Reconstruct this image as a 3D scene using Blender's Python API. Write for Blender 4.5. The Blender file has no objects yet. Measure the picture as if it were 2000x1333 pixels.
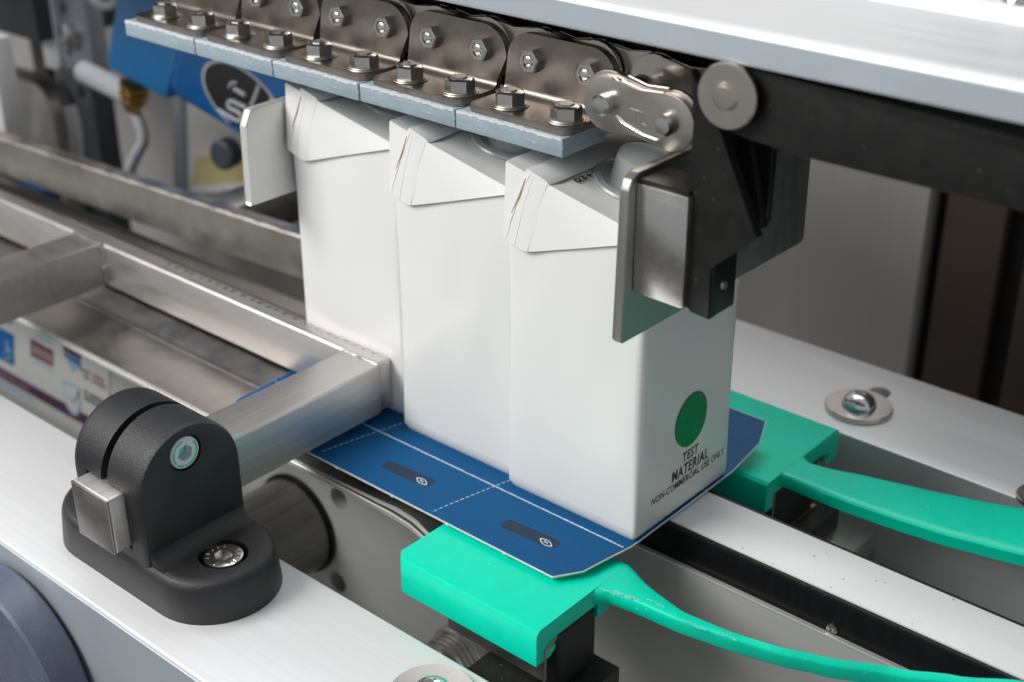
import bpy, bmesh, math, random
from mathutils import Vector, Matrix
from mathutils.geometry import tessellate_polygon
random.seed(7)
S = bpy.context.scene
COL = S.collection
MM = 0.001

# ------------------------------------------------------------------ camera
cam_d = bpy.data.cameras.new('camera'); cam = bpy.data.objects.new('camera', cam_d); COL.objects.link(cam)
cam_d.sensor_width = 36.0; cam_d.lens = 2729.5*36/2000
cam_d.clip_start = 0.02; cam_d.clip_end = 50
right = Vector((0.75620435, 0.65432602, -0.00352618)); down = Vector((0.29593906, -0.34681303, -0.89002292)); fwd = Vector((-0.58358808, 0.67199567, -0.45590215))
rot = Matrix((right, -down, -fwd)).transposed()
cam.matrix_world = Matrix.Translation(Vector((0.29381827, -0.42089819, 0.36299515))) @ rot.to_4x4()
cam_d.dof.use_dof = True; cam_d.dof.focus_distance = 0.600; cam_d.dof.aperture_fstop = 8.0
S.camera = cam

# ------------------------------------------------------------------ light
w = bpy.data.worlds.new('World'); S.world = w; w.use_nodes = True
bg = w.node_tree.nodes['Background']; bg.inputs['Color'].default_value = (0.93, 0.97, 1.0, 1); bg.inputs['Strength'].default_value = 0.40

def area(name, loc, target, sx, sy, power, col=(1, 1, 1)):
    d = bpy.data.lights.new(name, 'AREA'); d.shape = 'RECTANGLE'; d.size = sx; d.size_y = sy; d.energy = power; d.color = col
    o = bpy.data.objects.new(name, d); COL.objects.link(o); o.location = loc
    o.rotation_euler = (Vector(target)-Vector(loc)).to_track_quat('-Z', 'Y').to_euler()
    return o
area('hall_light_front', (-0.75, -1.0, 1.05), (-0.08, 0.0, 0.05), 0.9, 0.7, 25.0, (1.0, 0.985, 0.965))
area('hall_light_ceiling', (-0.5, 1.0, 1.9), (-0.08, 0.1, 0.0), 1.6, 0.9, 24.0, (0.98, 0.99, 1.0))
S.view_settings.view_transform = 'Standard'; S.view_settings.look = 'None'; S.view_settings.exposure = 0; S.view_settings.gamma = 1
S.cycles.max_bounces = 8

# ------------------------------------------------------------------ materials
def lin(c):
    f = lambda v: v/12.92 if v <= 0.04045 else ((v+0.055)/1.055)**2.4
    return tuple(f(x/255) for x in c)
MAT = {}
def mat(name, col, rough=0.5, metal=0.0, var=0.12, vscale=60, stretch=(1, 1, 1), bump=0.0, bscale=900, bstretch=None, rvar=0.0,
        spec=0.5, speck=None, speck_amt=0.0, speck_scale=700, sss=0.0, trans=0.0, coat=0.0, alpha=1.0):
    m = bpy.data.materials.new(name); m.use_nodes = True; nt = m.node_tree; N = nt.nodes; L = nt.links
    b = N['Principled BSDF']; b.inputs['Metallic'].default_value = metal; b.inputs['Roughness'].default_value = rough
    b.inputs['Specular IOR Level'].default_value = spec
    if coat: b.inputs['Coat Weight'].default_value = coat; b.inputs['Coat Roughness'].default_value = 0.15
    if sss:
        b.inputs['Subsurface Weight'].default_value = sss; b.inputs['Subsurface Radius'].default_value = (0.3, 1, 0.7); b.inputs['Subsurface Scale'].default_value = 0.002
    if trans: b.inputs['Transmission Weight'].default_value = trans
    b.inputs['Alpha'].default_value = alpha
    tc = N.new('ShaderNodeTexCoord'); mp = N.new('ShaderNodeMapping'); mp.inputs['Scale'].default_value = stretch
    L.new(tc.outputs['Object'], mp.inputs['Vector'])
    n1 = N.new('ShaderNodeTexNoise'); n1.inputs['Scale'].default_value = vscale; n1.inputs['Detail'].default_value = 6; n1.inputs['Roughness'].default_value = 0.65
    L.new(mp.outputs['Vector'], n1.inputs['Vector'])
    mr = N.new('ShaderNodeMapRange'); mr.inputs['From Min'].default_value = 0.25; mr.inputs['From Max'].default_value = 0.75
    mr.inputs['To Min'].default_value = 1-var; mr.inputs['To Max'].default_value = 1+var
    L.new(n1.outputs['Fac'], mr.inputs['Value'])
    mx = N.new('ShaderNodeMix'); mx.data_type = 'RGBA'; mx.blend_type = 'MULTIPLY'; mx.inputs['Factor'].default_value = 1
    mx.inputs['A'].default_value = (*col, 1); L.new(mr.outputs['Result'], mx.inputs['B'])
    out = mx.outputs['Result']
    if speck:
        n3 = N.new('ShaderNodeTexNoise'); n3.inputs['Scale'].default_value = speck_scale; n3.inputs['Detail'].default_value = 2
        L.new(tc.outputs['Object'], n3.inputs['Vector'])
        r3 = N.new('ShaderNodeMapRange'); r3.inputs['From Min'].default_value = 1-speck_amt-0.03; r3.inputs['From Max'].default_value = 1-speck_amt
        L.new(n3.outputs['Fac'], r3.inputs['Value'])
        m3 = N.new('ShaderNodeMix'); m3.data_type = 'RGBA'; m3.inputs['B'].default_value = (*speck, 1)
        L.new(r3.outputs['Result'], m3.inputs['Factor']); L.new(out, m3.inputs['A']); out = m3.outputs['Result']
    L.new(out, b.inputs['Base Color'])
    if rvar:
        r4 = N.new('ShaderNodeMapRange'); r4.inputs['From Min'].default_value = 0.25; r4.inputs['From Max'].default_value = 0.75
        r4.inputs['To Min'].default_value = max(0.02, rough-rvar); r4.inputs['To Max'].default_value = min(1, rough+rvar)
        L.new(n1.outputs['Fac'], r4.inputs['Value']); L.new(r4.outputs['Result'], b.inputs['Roughness'])
    if bump:
        mp2 = N.new('ShaderNodeMapping'); mp2.inputs['Scale'].default_value = bstretch or stretch
        L.new(tc.outputs['Object'], mp2.inputs['Vector'])
        n2 = N.new('ShaderNodeTexNoise'); n2.inputs['Scale'].default_value = bscale; n2.inputs['Detail'].default_value = 3
        L.new(mp2.outputs['Vector'], n2.inputs['Vector'])
        bp = N.new('ShaderNodeBump'); bp.inputs['Strength'].default_value = bump; bp.inputs['Distance'].default_value = 0.0003
        L.new(n2.outputs['Fac'], bp.inputs['Height']); L.new(bp.outputs['Normal'], b.inputs['Normal'])
    MAT[name] = m
    return m
ALU = mat('anodised_aluminium', (0.80, 0.80, 0.81), 0.46, 0.35, 0.045, 170, (0.04, 4, 4), 0.16, 700, (0.02, 3, 3), 0.05)
COVER = mat('satin_cover_aluminium', (0.60, 0.605, 0.615), 0.42, 0.5, 0.03, 45, (0.2, 4, 4), 0.05, 900, (0.03, 3, 3), 0.05)
ALU_REFL = mat('aluminium_blue_reflection', (0.52, 0.57, 0.62), 0.38, 0.45, 0.05, 14, (1, 1, 1), 0.03, 700, (0.05, 3, 3), 0.05)  # reflected blue on the beams' front faces put into the base colour
SS_Y = mat('brushed_stainless_cross', (0.58, 0.56, 0.545), 0.42, 0.9, 0.13, 170, (5, 0.10, 5), 0.30, 420, (4, 0.03, 4), 0.06)
SS_X = mat('brushed_stainless_long', (0.58, 0.555, 0.54), 0.42, 0.9, 0.12, 60, (0.5, 3, 3), 0.08, 900, (0.12, 3, 3), 0.08)
SS_B = mat('stained_stainless', (0.42, 0.395, 0.37), 0.40, 1.0, 0.22, 45, (1, 1, 1), 0.12, 800, None, 0.12)
SS_N = mat('bright_stainless', (0.60, 0.58, 0.56), 0.24, 1.0, 0.08, 150, (1, 1, 1), 0.04, 900, None, 0.06)
CHROME = mat('polished_steel', (0.72, 0.72, 0.73), 0.13, 1.0, 0.05, 200, (1, 1, 1), 0.03)
NICKEL = mat('brown_nickel_bracket', (0.31, 0.272, 0.243), 0.38, 1.0, 0.22, 55, (1, 1, 1), 0.10, 500, None, 0.12)
NICKEL_L = mat('satin_nickel_link', (0.52, 0.475, 0.425), 0.30, 1.0, 0.05, 150, (1, 1, 1), 0.03)
PLATE = mat('grey_machine_plate', (0.42, 0.42, 0.40), 0.5, 0.12, 0.08, 25, (0.6, 2, 2), 0.05, 600, (0.1, 2, 2), 0.06)
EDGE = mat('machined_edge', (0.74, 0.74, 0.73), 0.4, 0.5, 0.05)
BLK_T = mat('black_textured_plastic', (0.012, 0.012, 0.0135), 0.40, 0, 0.15, 200, (1, 1, 1), 0.9, 2000, (1, 1, 1), 0.04, 0.55, (0.25, 0.25, 0.25), 0.22, 1100)
BLK = mat('black_moulded_plastic', (0.010, 0.0095, 0.009), 0.42, 0, 0.2, 120, (1, 1, 1), 0.10, 900, None, 0.08, 0.30, (0.075, 0.07, 0.066), 0.262, 420)
BLK_G = mat('black_sliding_rail', (0.007, 0.007, 0.008), 0.35, 0, 0.2, 120, (3, 1, 0.2), 0.18, 500, (3, 1, 0.1), 0.1, 0.22)
BLK_ST = mat('blackened_steel', (0.055, 0.052, 0.048), 0.38, 0.5, 0.3, 90, (1, 1, 1), 0.1, 700, None, 0.1, 0.5, (0.5, 0.5, 0.5), 0.24, 500)
DARK_SH = mat('dark_roller_coating', (0.17, 0.165, 0.16), 0.28, 0.6, 0.3, 40, (6, 0.4, 6), 0.02, 500, None, 0.08)
BELT = mat('white_rubber_belt', (0.76, 0.775, 0.77), 0.42, 0, 0.05, 50, (0.4, 2, 2), 0.06, 900, None, 0.08, 0.4, (0.36, 0.37, 0.36), 0.25, 330)
CARTON = mat('white_carton_board', (0.785, 0.78, 0.768), 0.27, 0, 0.012, 40, (1, 1, 0.4), 0.02, 120, (1, 1, 0.5), 0.0, 0.45)
CUT = mat('raw_brown_paperboard', (0.40, 0.24, 0.13), 0.8, 0, 0.3, 400)
CAPM = mat('milky_clear_plastic', (0.88, 0.90, 0.91), 0.24, 0, 0.03, 60, trans=0.62, sss=0.0)
INK = mat('black_ink', (0.008, 0.008, 0.009), 0.35, 0, 0.1, 500)
GREEN_INK = mat('green_ink', (0.0, 0.225, 0.055), 0.38, 0, 0.22, 350, bump=0.05)
PAD = mat('pale_blue_rubber_pad', (0.305, 0.372, 0.415), 0.6, 0, 0.16, 160, (0.5, 1, 3), 0.35, 700, (0.6, 1, 2), 0.1, 0.3, (0.55, 0.62, 0.67), 0.27, 300)
GREEN = mat('green_polyurethane', (0.0, 0.74, 0.50), 0.34, 0, 0.05, 90, (1, 1, 1), 0.10, 350, None, 0.10, 0.32, (0.22, 0.82, 0.66), 0.238, 420, sss=0.35)
BLUE = mat('blue_printed_card', (0.0, 0.080, 0.225), 0.55, 0, 0.06, 350, (1, 1, 1), 0.25, 1700, None, 0.05, 0.25, (0.10, 0.25, 0.47), 0.25, 1500)
CARD = mat('white_card_core', (0.70, 0.72, 0.74), 0.7, 0, 0.06, 500, bump=0.1)
PERF = mat('scored_white_line', (0.50, 0.58, 0.70), 0.7, 0, 0.35, 900)
PATCH = mat('dark_coating_patch', (0.011, 0.030, 0.062), 0.7, 0, 0.5, 900, bump=0.3, bscale=2500)
EMB = mat('pale_blue_print', (0.55, 0.68, 0.82), 0.6, 0, 0.1, 900)
P_BLUE = mat('blue_printer_housing', (0.0, 0.095, 0.30), 0.36, 0, 0.15, 25, bump=0.02)
P_BLUE_LIT = mat('blue_printer_lit_end', (0.01, 0.14, 0.36), 0.34, 0, 0.15, 25, bump=0.02)  # lighter copy of the housing blue, light on the rounded end painted in
BRASS = mat('brass', (0.56, 0.37, 0.14), 0.34, 1.0, 0.1, 200)
CABLE = mat('grey_cable', (0.42, 0.43, 0.46), 0.45, 0, 0.05)
WHITE_P = mat('white_powder_coat', (0.62, 0.61, 0.60), 0.4, 0, 0.04, 60, bump=0.03)
WALL_B = mat('dull_brown_grey_panel', (0.42, 0.395, 0.38), 0.5, 0.2, 0.12, 8, (1, 1, 0.2))
WALL_D = mat('near_black_panel', (0.012, 0.011, 0.011), 0.5, 0, 0.2, 10)
WALL_R = mat('dark_brown_post', (0.06, 0.042, 0.032), 0.5, 0, 0.2, 10)
SLATE = mat('slate_blue_housing', (0.055, 0.062, 0.075), 0.45, 0.1, 0.1, 30)
GALV = mat('blue_grey_zinc_bracket', (0.36, 0.39, 0.44), 0.4, 0.5, 0.1, 60)
STICK = mat('white_sticker', (0.50, 0.505, 0.49), 0.4, 0, 0.03, 60)
S_PURP = mat('purple_print', (0.060, 0.018, 0.050), 0.45, 0, 0.05)
S_BLUE = mat('blue_print', (0.0, 0.105, 0.33), 0.45, 0, 0.05)
S_LBLU = mat('light_blue_print', (0.24, 0.36, 0.46), 0.45, 0, 0.05)
S_RED = mat('maroon_print', (0.12, 0.035, 0.055), 0.45, 0, 0.05)
S_ROSE = mat('rose_grey_print', (0.30, 0.22, 0.24), 0.45, 0, 0.05)
S_DARK = mat('dark_grey_print', (0.12, 0.13, 0.14), 0.45, 0, 0.05)
YEL = mat('yellow_print', (0.52, 0.46, 0.22), 0.5, 0, 0.1)
KNOB = mat('slate_knob_plastic', (0.10, 0.12, 0.165), 0.4, 0, 0.12, 150, (1, 1, 1), 0.2, 2200, None, 0.05, 0.5, (0.5, 0.55, 0.6), 0.235, 700)
REFL_G = mat('green_reflection', (0.12, 0.50, 0.40), 0.3, 0.5, 0.2, 500)
FLOOR = mat('floor_paint', (0.16, 0.155, 0.15), 0.6, 0, 0.1, 3)

# ------------------------------------------------------------------ helpers (millimetres in, metres out)
ORG = {}
def tagp(o, label=None, cat=None, group=None, kind=None):
    if label: o['label'] = label
    if cat: o['category'] = cat
    if group: o['group'] = group
    if kind: o['kind'] = kind
    return o
def thing(name, label, cat, origin, group=None):
    o = bpy.data.objects.new(name, None); COL.objects.link(o); o.empty_display_size = 0.02
    o.location = Vector(origin)*MM; ORG[o.name] = Vector(origin)
    return tagp(o, label, cat, group)
def obj(name, bm, m, parent=None, origin=None, sharp=32, label=None):
    org = ORG[parent.name] if parent else Vector(origin or (0, 0, 0))
    bmesh.ops.remove_doubles(bm, verts=bm.verts, dist=1e-4)
    bmesh.ops.recalc_face_normals(bm, faces=bm.faces)
    for f in bm.faces: f.smooth = True
    for e in bm.edges:
        if len(e.link_faces) == 2:
            if e.calc_face_angle(0) > math.radians(sharp): e.smooth = False
    for v in bm.verts: v.co = (v.co-org)*MM
    me = bpy.data.meshes.new(name); bm.to_mesh(me); bm.free()
    for mm_ in (m if isinstance(m, (list, tuple)) else [m]): me.materials.append(mm_)
    o = bpy.data.objects.new(name, me); COL.objects.link(o)
    if parent: o.parent = parent
    else: o.location = org*MM
    ORG[o.name] = org
    if label: o['label'] = label
    return o
def new(): return bmesh.new()
def bevel(bm, geom_edges, r, seg=2):
    if geom_edges: bmesh.ops.bevel(bm, geom=geom_edges, offset=r, segments=seg, profile=0.5, affect='EDGES', clamp_overlap=True)
def box(bm, x0, x1, y0, y1, z0, z1, bev=0, seg=2):
    vs = [bm.verts.new((x, y, z)) for x in (x0, x1) for y in (y0, y1) for z in (z0, z1)]
    fs = [(0, 1, 3, 2), (4, 6, 7, 5), (0, 4, 5, 1), (2, 3, 7, 6), (0, 2, 6, 4), (1, 5, 7, 3)]
    F = [bm.faces.new([vs[i] for i in f]) for f in fs]
    if bev: bevel(bm, list({e for f in F for e in f.edges}), bev, seg)
    return bm
AX = {'x': lambda a, u, v: (a, u, v), 'y': lambda a, u, v: (u, a, v), 'z': lambda a, u, v: (u, v, a)}
def prism(bm, pts, ax, a, b, bev=0, seg=2, caps_only=False):
    g = AX[ax]
    A = [bm.verts.new(g(a, *p)) for p in pts]; B = [bm.verts.new(g(b, *p)) for p in pts]
    n = len(pts); F = [bm.faces.new(A), bm.faces.new(B)]
    for i in range(n): F.append(bm.faces.new((A[i], A[(i+1) % n], B[(i+1) % n], B[i])))
    if bev:
        E = set(F[0].edges) | set(F[1].edges) if caps_only else {e for f in F for e in f.edges}
        bevel(bm, list(E), bev, seg)
    return bm
def rrect(x0, x1, y0, y1, r, n=6, corners=(1, 1, 1, 1)):
    P = []
    for (cx, cy, a0, on, px, py) in ((x1-r, y1-r, 0, corners[0], x1, y1), (x0+r, y1-r, 90, corners[1], x0, y1), (x0+r, y0+r, 180, corners[2], x0, y0), (x1-r, y0+r, 270, corners[3], x1, y0)):
        if not on: P.append((px, py)); continue
        for i in range(n+1):
            a = math.radians(a0+90*i/n); P.append((cx+r*math.cos(a), cy+r*math.sin(a)))
    return P
def circ(cx, cy, r, n=32, a0=0): return [(cx+r*math.cos(a0+2*math.pi*i/n), cy+r*math.sin(a0+2*math.pi*i/n)) for i in range(n)]
def lathe(bm, prof, c, axis=(0, 0, 1), n=32):
    """prof: list of (radius, height) along axis from point c"""
    q = Vector((0, 0, 1)).rotation_difference(Vector(axis).normalized()).to_matrix(); c = Vector(c); rings = []
    for r, h in prof:
        if r < 1e-6: rings.append([bm.verts.new(c+q@Vector((0, 0, h)))])
        else: rings.append([bm.verts.new(c+q@Vector((r*math.cos(2*math.pi*i/n), r*math.sin(2*math.pi*i/n), h))) for i in range(n)])
    for A, B in zip(rings, rings[1:]):
        for i in range(n):
            j = (i+1) % n
            if len(A) == 1 and len(B) == 1: continue
            if len(A) == 1: bm.faces.new((A[0], B[i], B[j]))
            elif len(B) == 1: bm.faces.new((A[i], A[j], B[0]))
            else: bm.faces.new((A[i], A[j], B[j], B[i]))
    return bm
def hexnut(bm, c, axis, R, h, ch=0.8, rot_=0.0, hole=0, hd=1.0):
    """hexagonal nut standing on c"""
    q = Vector((0, 0, 1)).rotation_difference(Vector(axis).normalized()).to_matrix(); c = Vector(c)
    def ring(r, z, n=6, tw=rot_): return [bm.verts.new(c+q@Vector((r*math.cos(tw+2*math.pi*i/n), r*math.sin(tw+2*math.pi*i/n), z))) for i in range(n)]
    rings = [ring(R, 0), ring(R, h-ch*0.5), ring(R*0.86, h)]
    if hole: rings += [ring(hole, h), ring(hole, h-hd)]
    bm.faces.new(rings[0]); bm.faces.new(rings[-1])
    for A, B in zip(rings, rings[1:]):
        for i in range(6): bm.faces.new((A[i], A[(i+1) % 6], B[(i+1) % 6], B[i]))
    return bm
def spline(P, n=8):
    P = [Vector(p) for p in P]; out = []
    for i in range(len(P)-1):
        p0 = P[max(i-1, 0)]; p1 = P[i]; p2 = P[i+1]; p3 = P[min(i+2, len(P)-1)]
        for k in range(n):
            t = k/n; out.append(0.5*((2*p1)+(p2-p0)*t+(2*p0-5*p1+4*p2-p3)*t*t+(3*p1-p0-3*p2+p3)*t**3))
    out.append(P[-1]); return out
def tube(bm, P, r, n=14):
    P = [Vector(p) for p in P]; rings = []; up = Vector((0.13, 0.21, 0.97))
    for i, p in enumerate(P):
        t = (P[min(i+1, len(P)-1)]-P[max(i-1, 0)]).normalized(); u = t.cross(up).normalized(); v = u.cross(t)
        rings.append([bm.verts.new(p+(u*math.cos(2*math.pi*k/n)+v*math.sin(2*math.pi*k/n))*r) for k in range(n)])
    bm.faces.new(rings[0]); bm.faces.new(rings[-1])
    for A, B in zip(rings, rings[1:]):
        for k in range(n): bm.faces.new((A[k], A[(k+1) % n], B[(k+1) % n], B[k]))
    return bm
def loft(bm, secs):
    R = [[bm.verts.new(p) for p in s] for s in secs]; n = len(R[0])
    bm.faces.new(R[0]); bm.faces.new(R[-1])
    for A, B in zip(R, R[1:]):
        for k in range(n): bm.faces.new((A[k], A[(k+1) % n], B[(k+1) % n], B[k]))
    return bm
def booled(bm, cutters):
    """cut closed bmeshes out of bm, returns a new bmesh"""
    def tmp(b):
        bmesh.ops.recalc_face_normals(b, faces=b.faces)
        me = bpy.data.meshes.new('tmp'); b.to_mesh(me); b.free(); o = bpy.data.objects.new('tmp', me); COL.objects.link(o); return o
    o = tmp(bm); cs = [tmp(c) for c in cutters]
    for c in cs:
        md = o.modifiers.new('b', 'BOOLEAN'); md.operation = 'DIFFERENCE'; md.object = c; md.solver = 'EXACT'
    dg = bpy.context.evaluated_depsgraph_get(); ev = o.evaluated_get(dg); me = bpy.data.meshes.new_from_object(ev)
    r = bmesh.new(); r.from_mesh(me); bpy.data.meshes.remove(me)
    for t in [o]+cs:
        m_ = t.data; bpy.data.objects.remove(t); bpy.data.meshes.remove(m_)
    return r
def text_bm(s, fit_w, fit_h, place, offset=0.0, extrude=0.02, shear=0.0, spacing=1.0):
    """flat lettering stretched to fit_w x fit_h, place(u,v,w)->point"""
    cu = bpy.data.curves.new('t', 'FONT'); cu.body = s; cu.size = 1; cu.offset = offset; cu.extrude = 0.0; cu.shear = shear; cu.space_character = spacing; cu.resolution_u = 3
    o = bpy.data.objects.new('t', cu); COL.objects.link(o)
    dg = bpy.context.evaluated_depsgraph_get(); me = bpy.data.meshes.new_from_object(o.evaluated_get(dg))
    bpy.data.objects.remove(o); bpy.data.curves.remove(cu)
    bm = bmesh.new(); bm.from_mesh(me); bpy.data.meshes.remove(me)
    xs = [v.co.x for v in bm.verts]; ys = [v.co.y for v in bm.verts]; x0, x1, y0, y1 = min(xs), max(xs), min(ys), max(ys)
    r = bmesh.ops.extrude_face_region(bm, geom=bm.faces[:]); top = {v for v in r['geom'] if isinstance(v, bmesh.types.BMVert)}
    for v in bm.verts:
        u = (v.co.x-x0)/(x1-x0)*fit_w; q = (v.co.y-y0)/(y1-y0)*fit_h
        v.co = Vector(place(u, q, extrude if v in top else 0.0))
    return bm
def copy_tree(o, parent=None):
    c = o.copy(); COL.objects.link(c)
    if parent: c.parent = parent
    for ch in list(o.children): copy_tree(ch, c)
    return c

# ------------------------------------------------------------------ floor and far walls
obj('floor', box(new(), -3500, 2500, -2500, 2500, -960, -950), FLOOR)['kind'] = 'structure'
t = thing('cabinet_wall', 'dull grey brown machine cabinet panels closing the background', 'wall', (-300, 420, -900))
obj('panel', box(new(), -1900, -742, 432, 450, -900, 600), WALL_B, t)
obj('panel', box(new(), -743, -72, 430, 448, -900, 600), WALL_B, t)
obj('recess', box(new(), -120, 1500, 452, 470, -900, 600), WALL_D, t)
obj('post', box(new(), -62, -20, 436, 450, -900, 600, 2), WALL_R, t, label='dark brown upright post in the black recess')
obj('post', box(new(), -4, 40, 436, 450, -900, 600, 2), WALL_R, t)

# ------------------------------------------------------------------ the two long aluminium beams
def cap_screw(par, name, c, R, h, m, hexR, chamf=1.0, mark=None):
    bm = new(); n = 36
    cx, cy, cz = c
    hx = [(cx+hexR*math.cos(math.pi/6+math.pi/3*i), cy+hexR*math.sin(math.pi/6+math.pi/3*i)) for i in range(6)]
    lathe(bm, [(0, 0), (R, 0), (R, h-chamf), (R-chamf*0.35, h-chamf*0.3), (R-chamf, h), (0, h)], c, n=n)
    cut = new(); prism(cut, hx, 'z', cz+h-hexR*0.9, cz+h+3)
    return obj(name, booled(bm, [cut]), m, par)
def dome_screw(par, c, R, h, hexR, m):
    bm = new(); prof = [(0, 0), (R*0.96, 0), (R, 0.5)]
    for i in range(1, 8):
        a = math.radians(90*i/8); prof.append((R*math.cos(a)*0.98+0.0, 0.5+(h-0.5)*math.sin(a)))
    prof.append((0, h)); lathe(bm, prof, c, n=36)
    cut = new(); prism(cut, [(c[0]+hexR*math.cos(math.pi/3*i), c[1]+hexR*math.sin(math.pi/3*i)) for i in range(6)], 'z', c[2]+h-2.6, c[2]+h+3)
    return obj('screw', booled(bm, [cut]), m, par)
def washer(par, c, R, r, h, m):
    return obj('washer', lathe(new(), [(r, 0), (R-0.4, 0), (R, 0.4), (R, h-0.5), (R-0.5, h), (r+0.3, h), (r, h-0.3), (r, 0)], c, n=44), m, par)

t = thing('front_beam', 'bright brushed aluminium beam carrying the black clamp', 'beam', (-174, -130, -120))
obj('extrusion', box(new(), -900, 700, -168.5, -92, -100, -20, 1.2, 3), ALU, t)
obj('front_face', box(new(), -900, 700, -169.0, -168.2, -100, -22.2), ALU_REFL, t)
washer(t, (-15.5, -114.5, -20), 18.0, 5, 2.4, SS_N); dome_screw(t, (-15.5, -114.5, -17.6), 8.2, 5.5, 3.2, CHROME)
t = thing('back_beam', 'pale aluminium beam with dome screw and washer behind green guide', 'beam', (0, 216, -120))
slot = new(); prism(slot, rrect(-4.5, 7.5, 214, 236, 5.9, 8), 'z', -40, -10)
slot2 = new(); prism(slot2, rrect(107, 119, 189, 211, 5.9, 8), 'z', -40, -10)
obj('extrusion', booled(box(new(), -140, 700, 176.5, 257, -100, -20, 1.0, 2), [slot, slot2]), ALU, t)
washer(t, (1.2, 205.5, -19.9), 18.2, 5, 2.6, SS_N); dome_screw(t, (1.2, 205.5, -17.3), 9.4, 7.4, 3.2, CHROME)
washer(t, (113, 182.5, -19.9), 12, 5, 2.6, SS_N); dome_screw(t, (113, 182.5, -17.3), 7.0, 5.0, 3, CHROME)

t = thing('hand_knob', 'dark slate round knob at the lower left corner', 'knob', (-262, -182, -76))
obj('rim', lathe(new(), [(38, 0), (52, 0), (53.4, 1.5), (53.4, 17), (52, 18.5), (40, 19.2), (38.4, 18.2), (38, 16), (38, 0)], (-232, -171, -82), (0, -1, 0), 72), KNOB, t)
obj('hub', lathe(new(), [(0, 0), (38, 0), (37.5, 11), (20, 14), (0, 15)], (-232, -171, -82), (0, -1, 0), 56), KNOB, t)

# ------------------------------------------------------------------ inner side plate with roller
t = thing('side_plate', 'grey vertical machine plate with drilled holes below the belt', 'machine plate', (-240, 32, -260))
holes = []
for x, z in ((-225.3, -85.2), (-231.6, -147.6)):
    holes.append(lathe(new(), [(0, 0), (7.0, 0), (7.0, 20), (0, 20)], (x, 20, z), (0, 1, 0), 32))
for x, z in ((-280, -70),):
    holes.append(lathe(new(), [(0, 0), (6.0, 0), (6.0, 20), (0, 20)], (x, 20, z), (0, 1, 0), 32))
obj('plate', booled(box(new(), -900, 400, 24, 34, -330, -21), holes), PLATE, t)
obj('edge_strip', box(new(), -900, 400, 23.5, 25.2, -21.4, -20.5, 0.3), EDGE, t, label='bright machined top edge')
obj('backing', box(new(), -320, -180, 35, 37, -200, -30), BLK_G, t)
st = obj('sticker', prism(new(), [(-720, -148), (-466, -148), (-458, -125), (-448.5, -78), (-444, -55), (-720, -55)], 'y', 23.3, 23.9), STICK, t, label='white printed sticker with coloured logos')
def flat(name, pts, m, y=23.1, th=0.25): return obj(name, prism(new(), pts, 'y', y, y+th), m, st)
flat('logo', [(-587.1-22, -92.5), (-567.5, -91.6), (-576, -120.1), (-620, -121.4)], S_BLUE)
bm = new(); tube(bm, [(-585, 23.0, -112), (-578, 23.0, -107), (-577, 23.0, -102), (-581, 23.0, -101), (-583, 23.0, -106), (-576, 23.0, -109), (-579, 23.0, -114), (-587, 23.0, -117)], 0.8, 6); obj('logo_mark', bm, S_LBLU, st)
flat('logo', [(-545, -86.5), (-516.5, -87.2), (-520.3, -101.3), (-549.3, -102.5)], S_RED)
for i, (u, q) in enumerate(((0.12, 1), (0.36, 1), (0.60, 1), (0.82, 1))):
    x = -546.5+u*28; flat('logo_mark', [(x, -91), (x+4.6, -91.2), (x+3.2, -98.6), (x-1.6, -98.4)], S_ROSE, 22.9)
flat('logo', [(-502, -77.5), (-480.3, -78.4), (-481.6, -83.0), (-502.2, -82.4)], S_PURP)
flat('logo', [(-502.4, -83.4), (-481.8, -84.0), (-483.3, -88.6), (-494, -88.0), (-503, -86.4)], S_BLUE)
flat('logo', [(-500, -88.2), (-485, -89.0), (-495.0, -97.0)], S_LBLU)
flat('band', [(-720, -129.8), (-513.7, -127.9), (-446, -127.4), (-455, -137.6), (-601.7, -138.4), (-720, -138.8)], S_PURP)
flat('text_line', [(-538.6, -80.4), (-517.0, -80.2), (-517.6, -83.0), (-539.2, -83.2)], S_LBLU)
flat('text_line', [(-547.0, -104.6), (-521, -103.4), (-521.6, -105.4), (-547.6, -106.6)], S_LBLU)
flat('text_line', [(-585.1, -79.8), (-567.4, -79.6), (-568.4, -83.4), (-586, -83.8)], S_BLUE)
flat('text_line', [(-640, -141.4), (-556, -141.2), (-556.4, -144), (-640, -144.4)], S_LBLU)
def wordbar(x0, x1, z, h, m, seed):
    r = random.Random(seed); x = x0; bm = new()
    while x < x1:
        ww = r.uniform(1.2, 2.6)
        if r.random() < 0.87: prism(bm, [(x, z), (x+ww*0.72, z), (x+ww*0.72-0.5, z-h*r.uniform(0.75, 1)), (x-0.5, z-h)], 'y', 23.0, 23.2)
        x += ww
    obj('text_line', bm, m, st)
wordbar(-485, -457, -88.4, 3.6, S_ROSE, 1); wordbar(-484, -456, -93.2, 3.4, S_ROSE, 2)
wordbar(-484, -460, -106.4, 3.8, S_DARK, 3); wordbar(-485.5, -461, -111.4, 3.6, S_DARK, 4)
wordbar(-640, -560, -132.6, 2.6, S_ROSE, 5)
flat('shield_logo', [(-511.5, -108.5), (-490, -106.6), (-492, -124), (-496.4, -131.5), (-504, -134.6), (-511, -129.5)], S_LBLU, 22.85)
flat('shield_logo', [(-509.8, -110.2), (-491.8, -108.6), (-493.6, -123.5), (-497.2, -130), (-503.8, -132.6), (-509.6, -128.4)], STICK, 22.7)
bm = new(); tube(bm, [(-503.5, 22.6, -117.5), (-499.8, 22.6, -122.5), (-490, 22.6, -109)], 0.7, 6); obj('check_mark', bm, S_LBLU, st)

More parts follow.
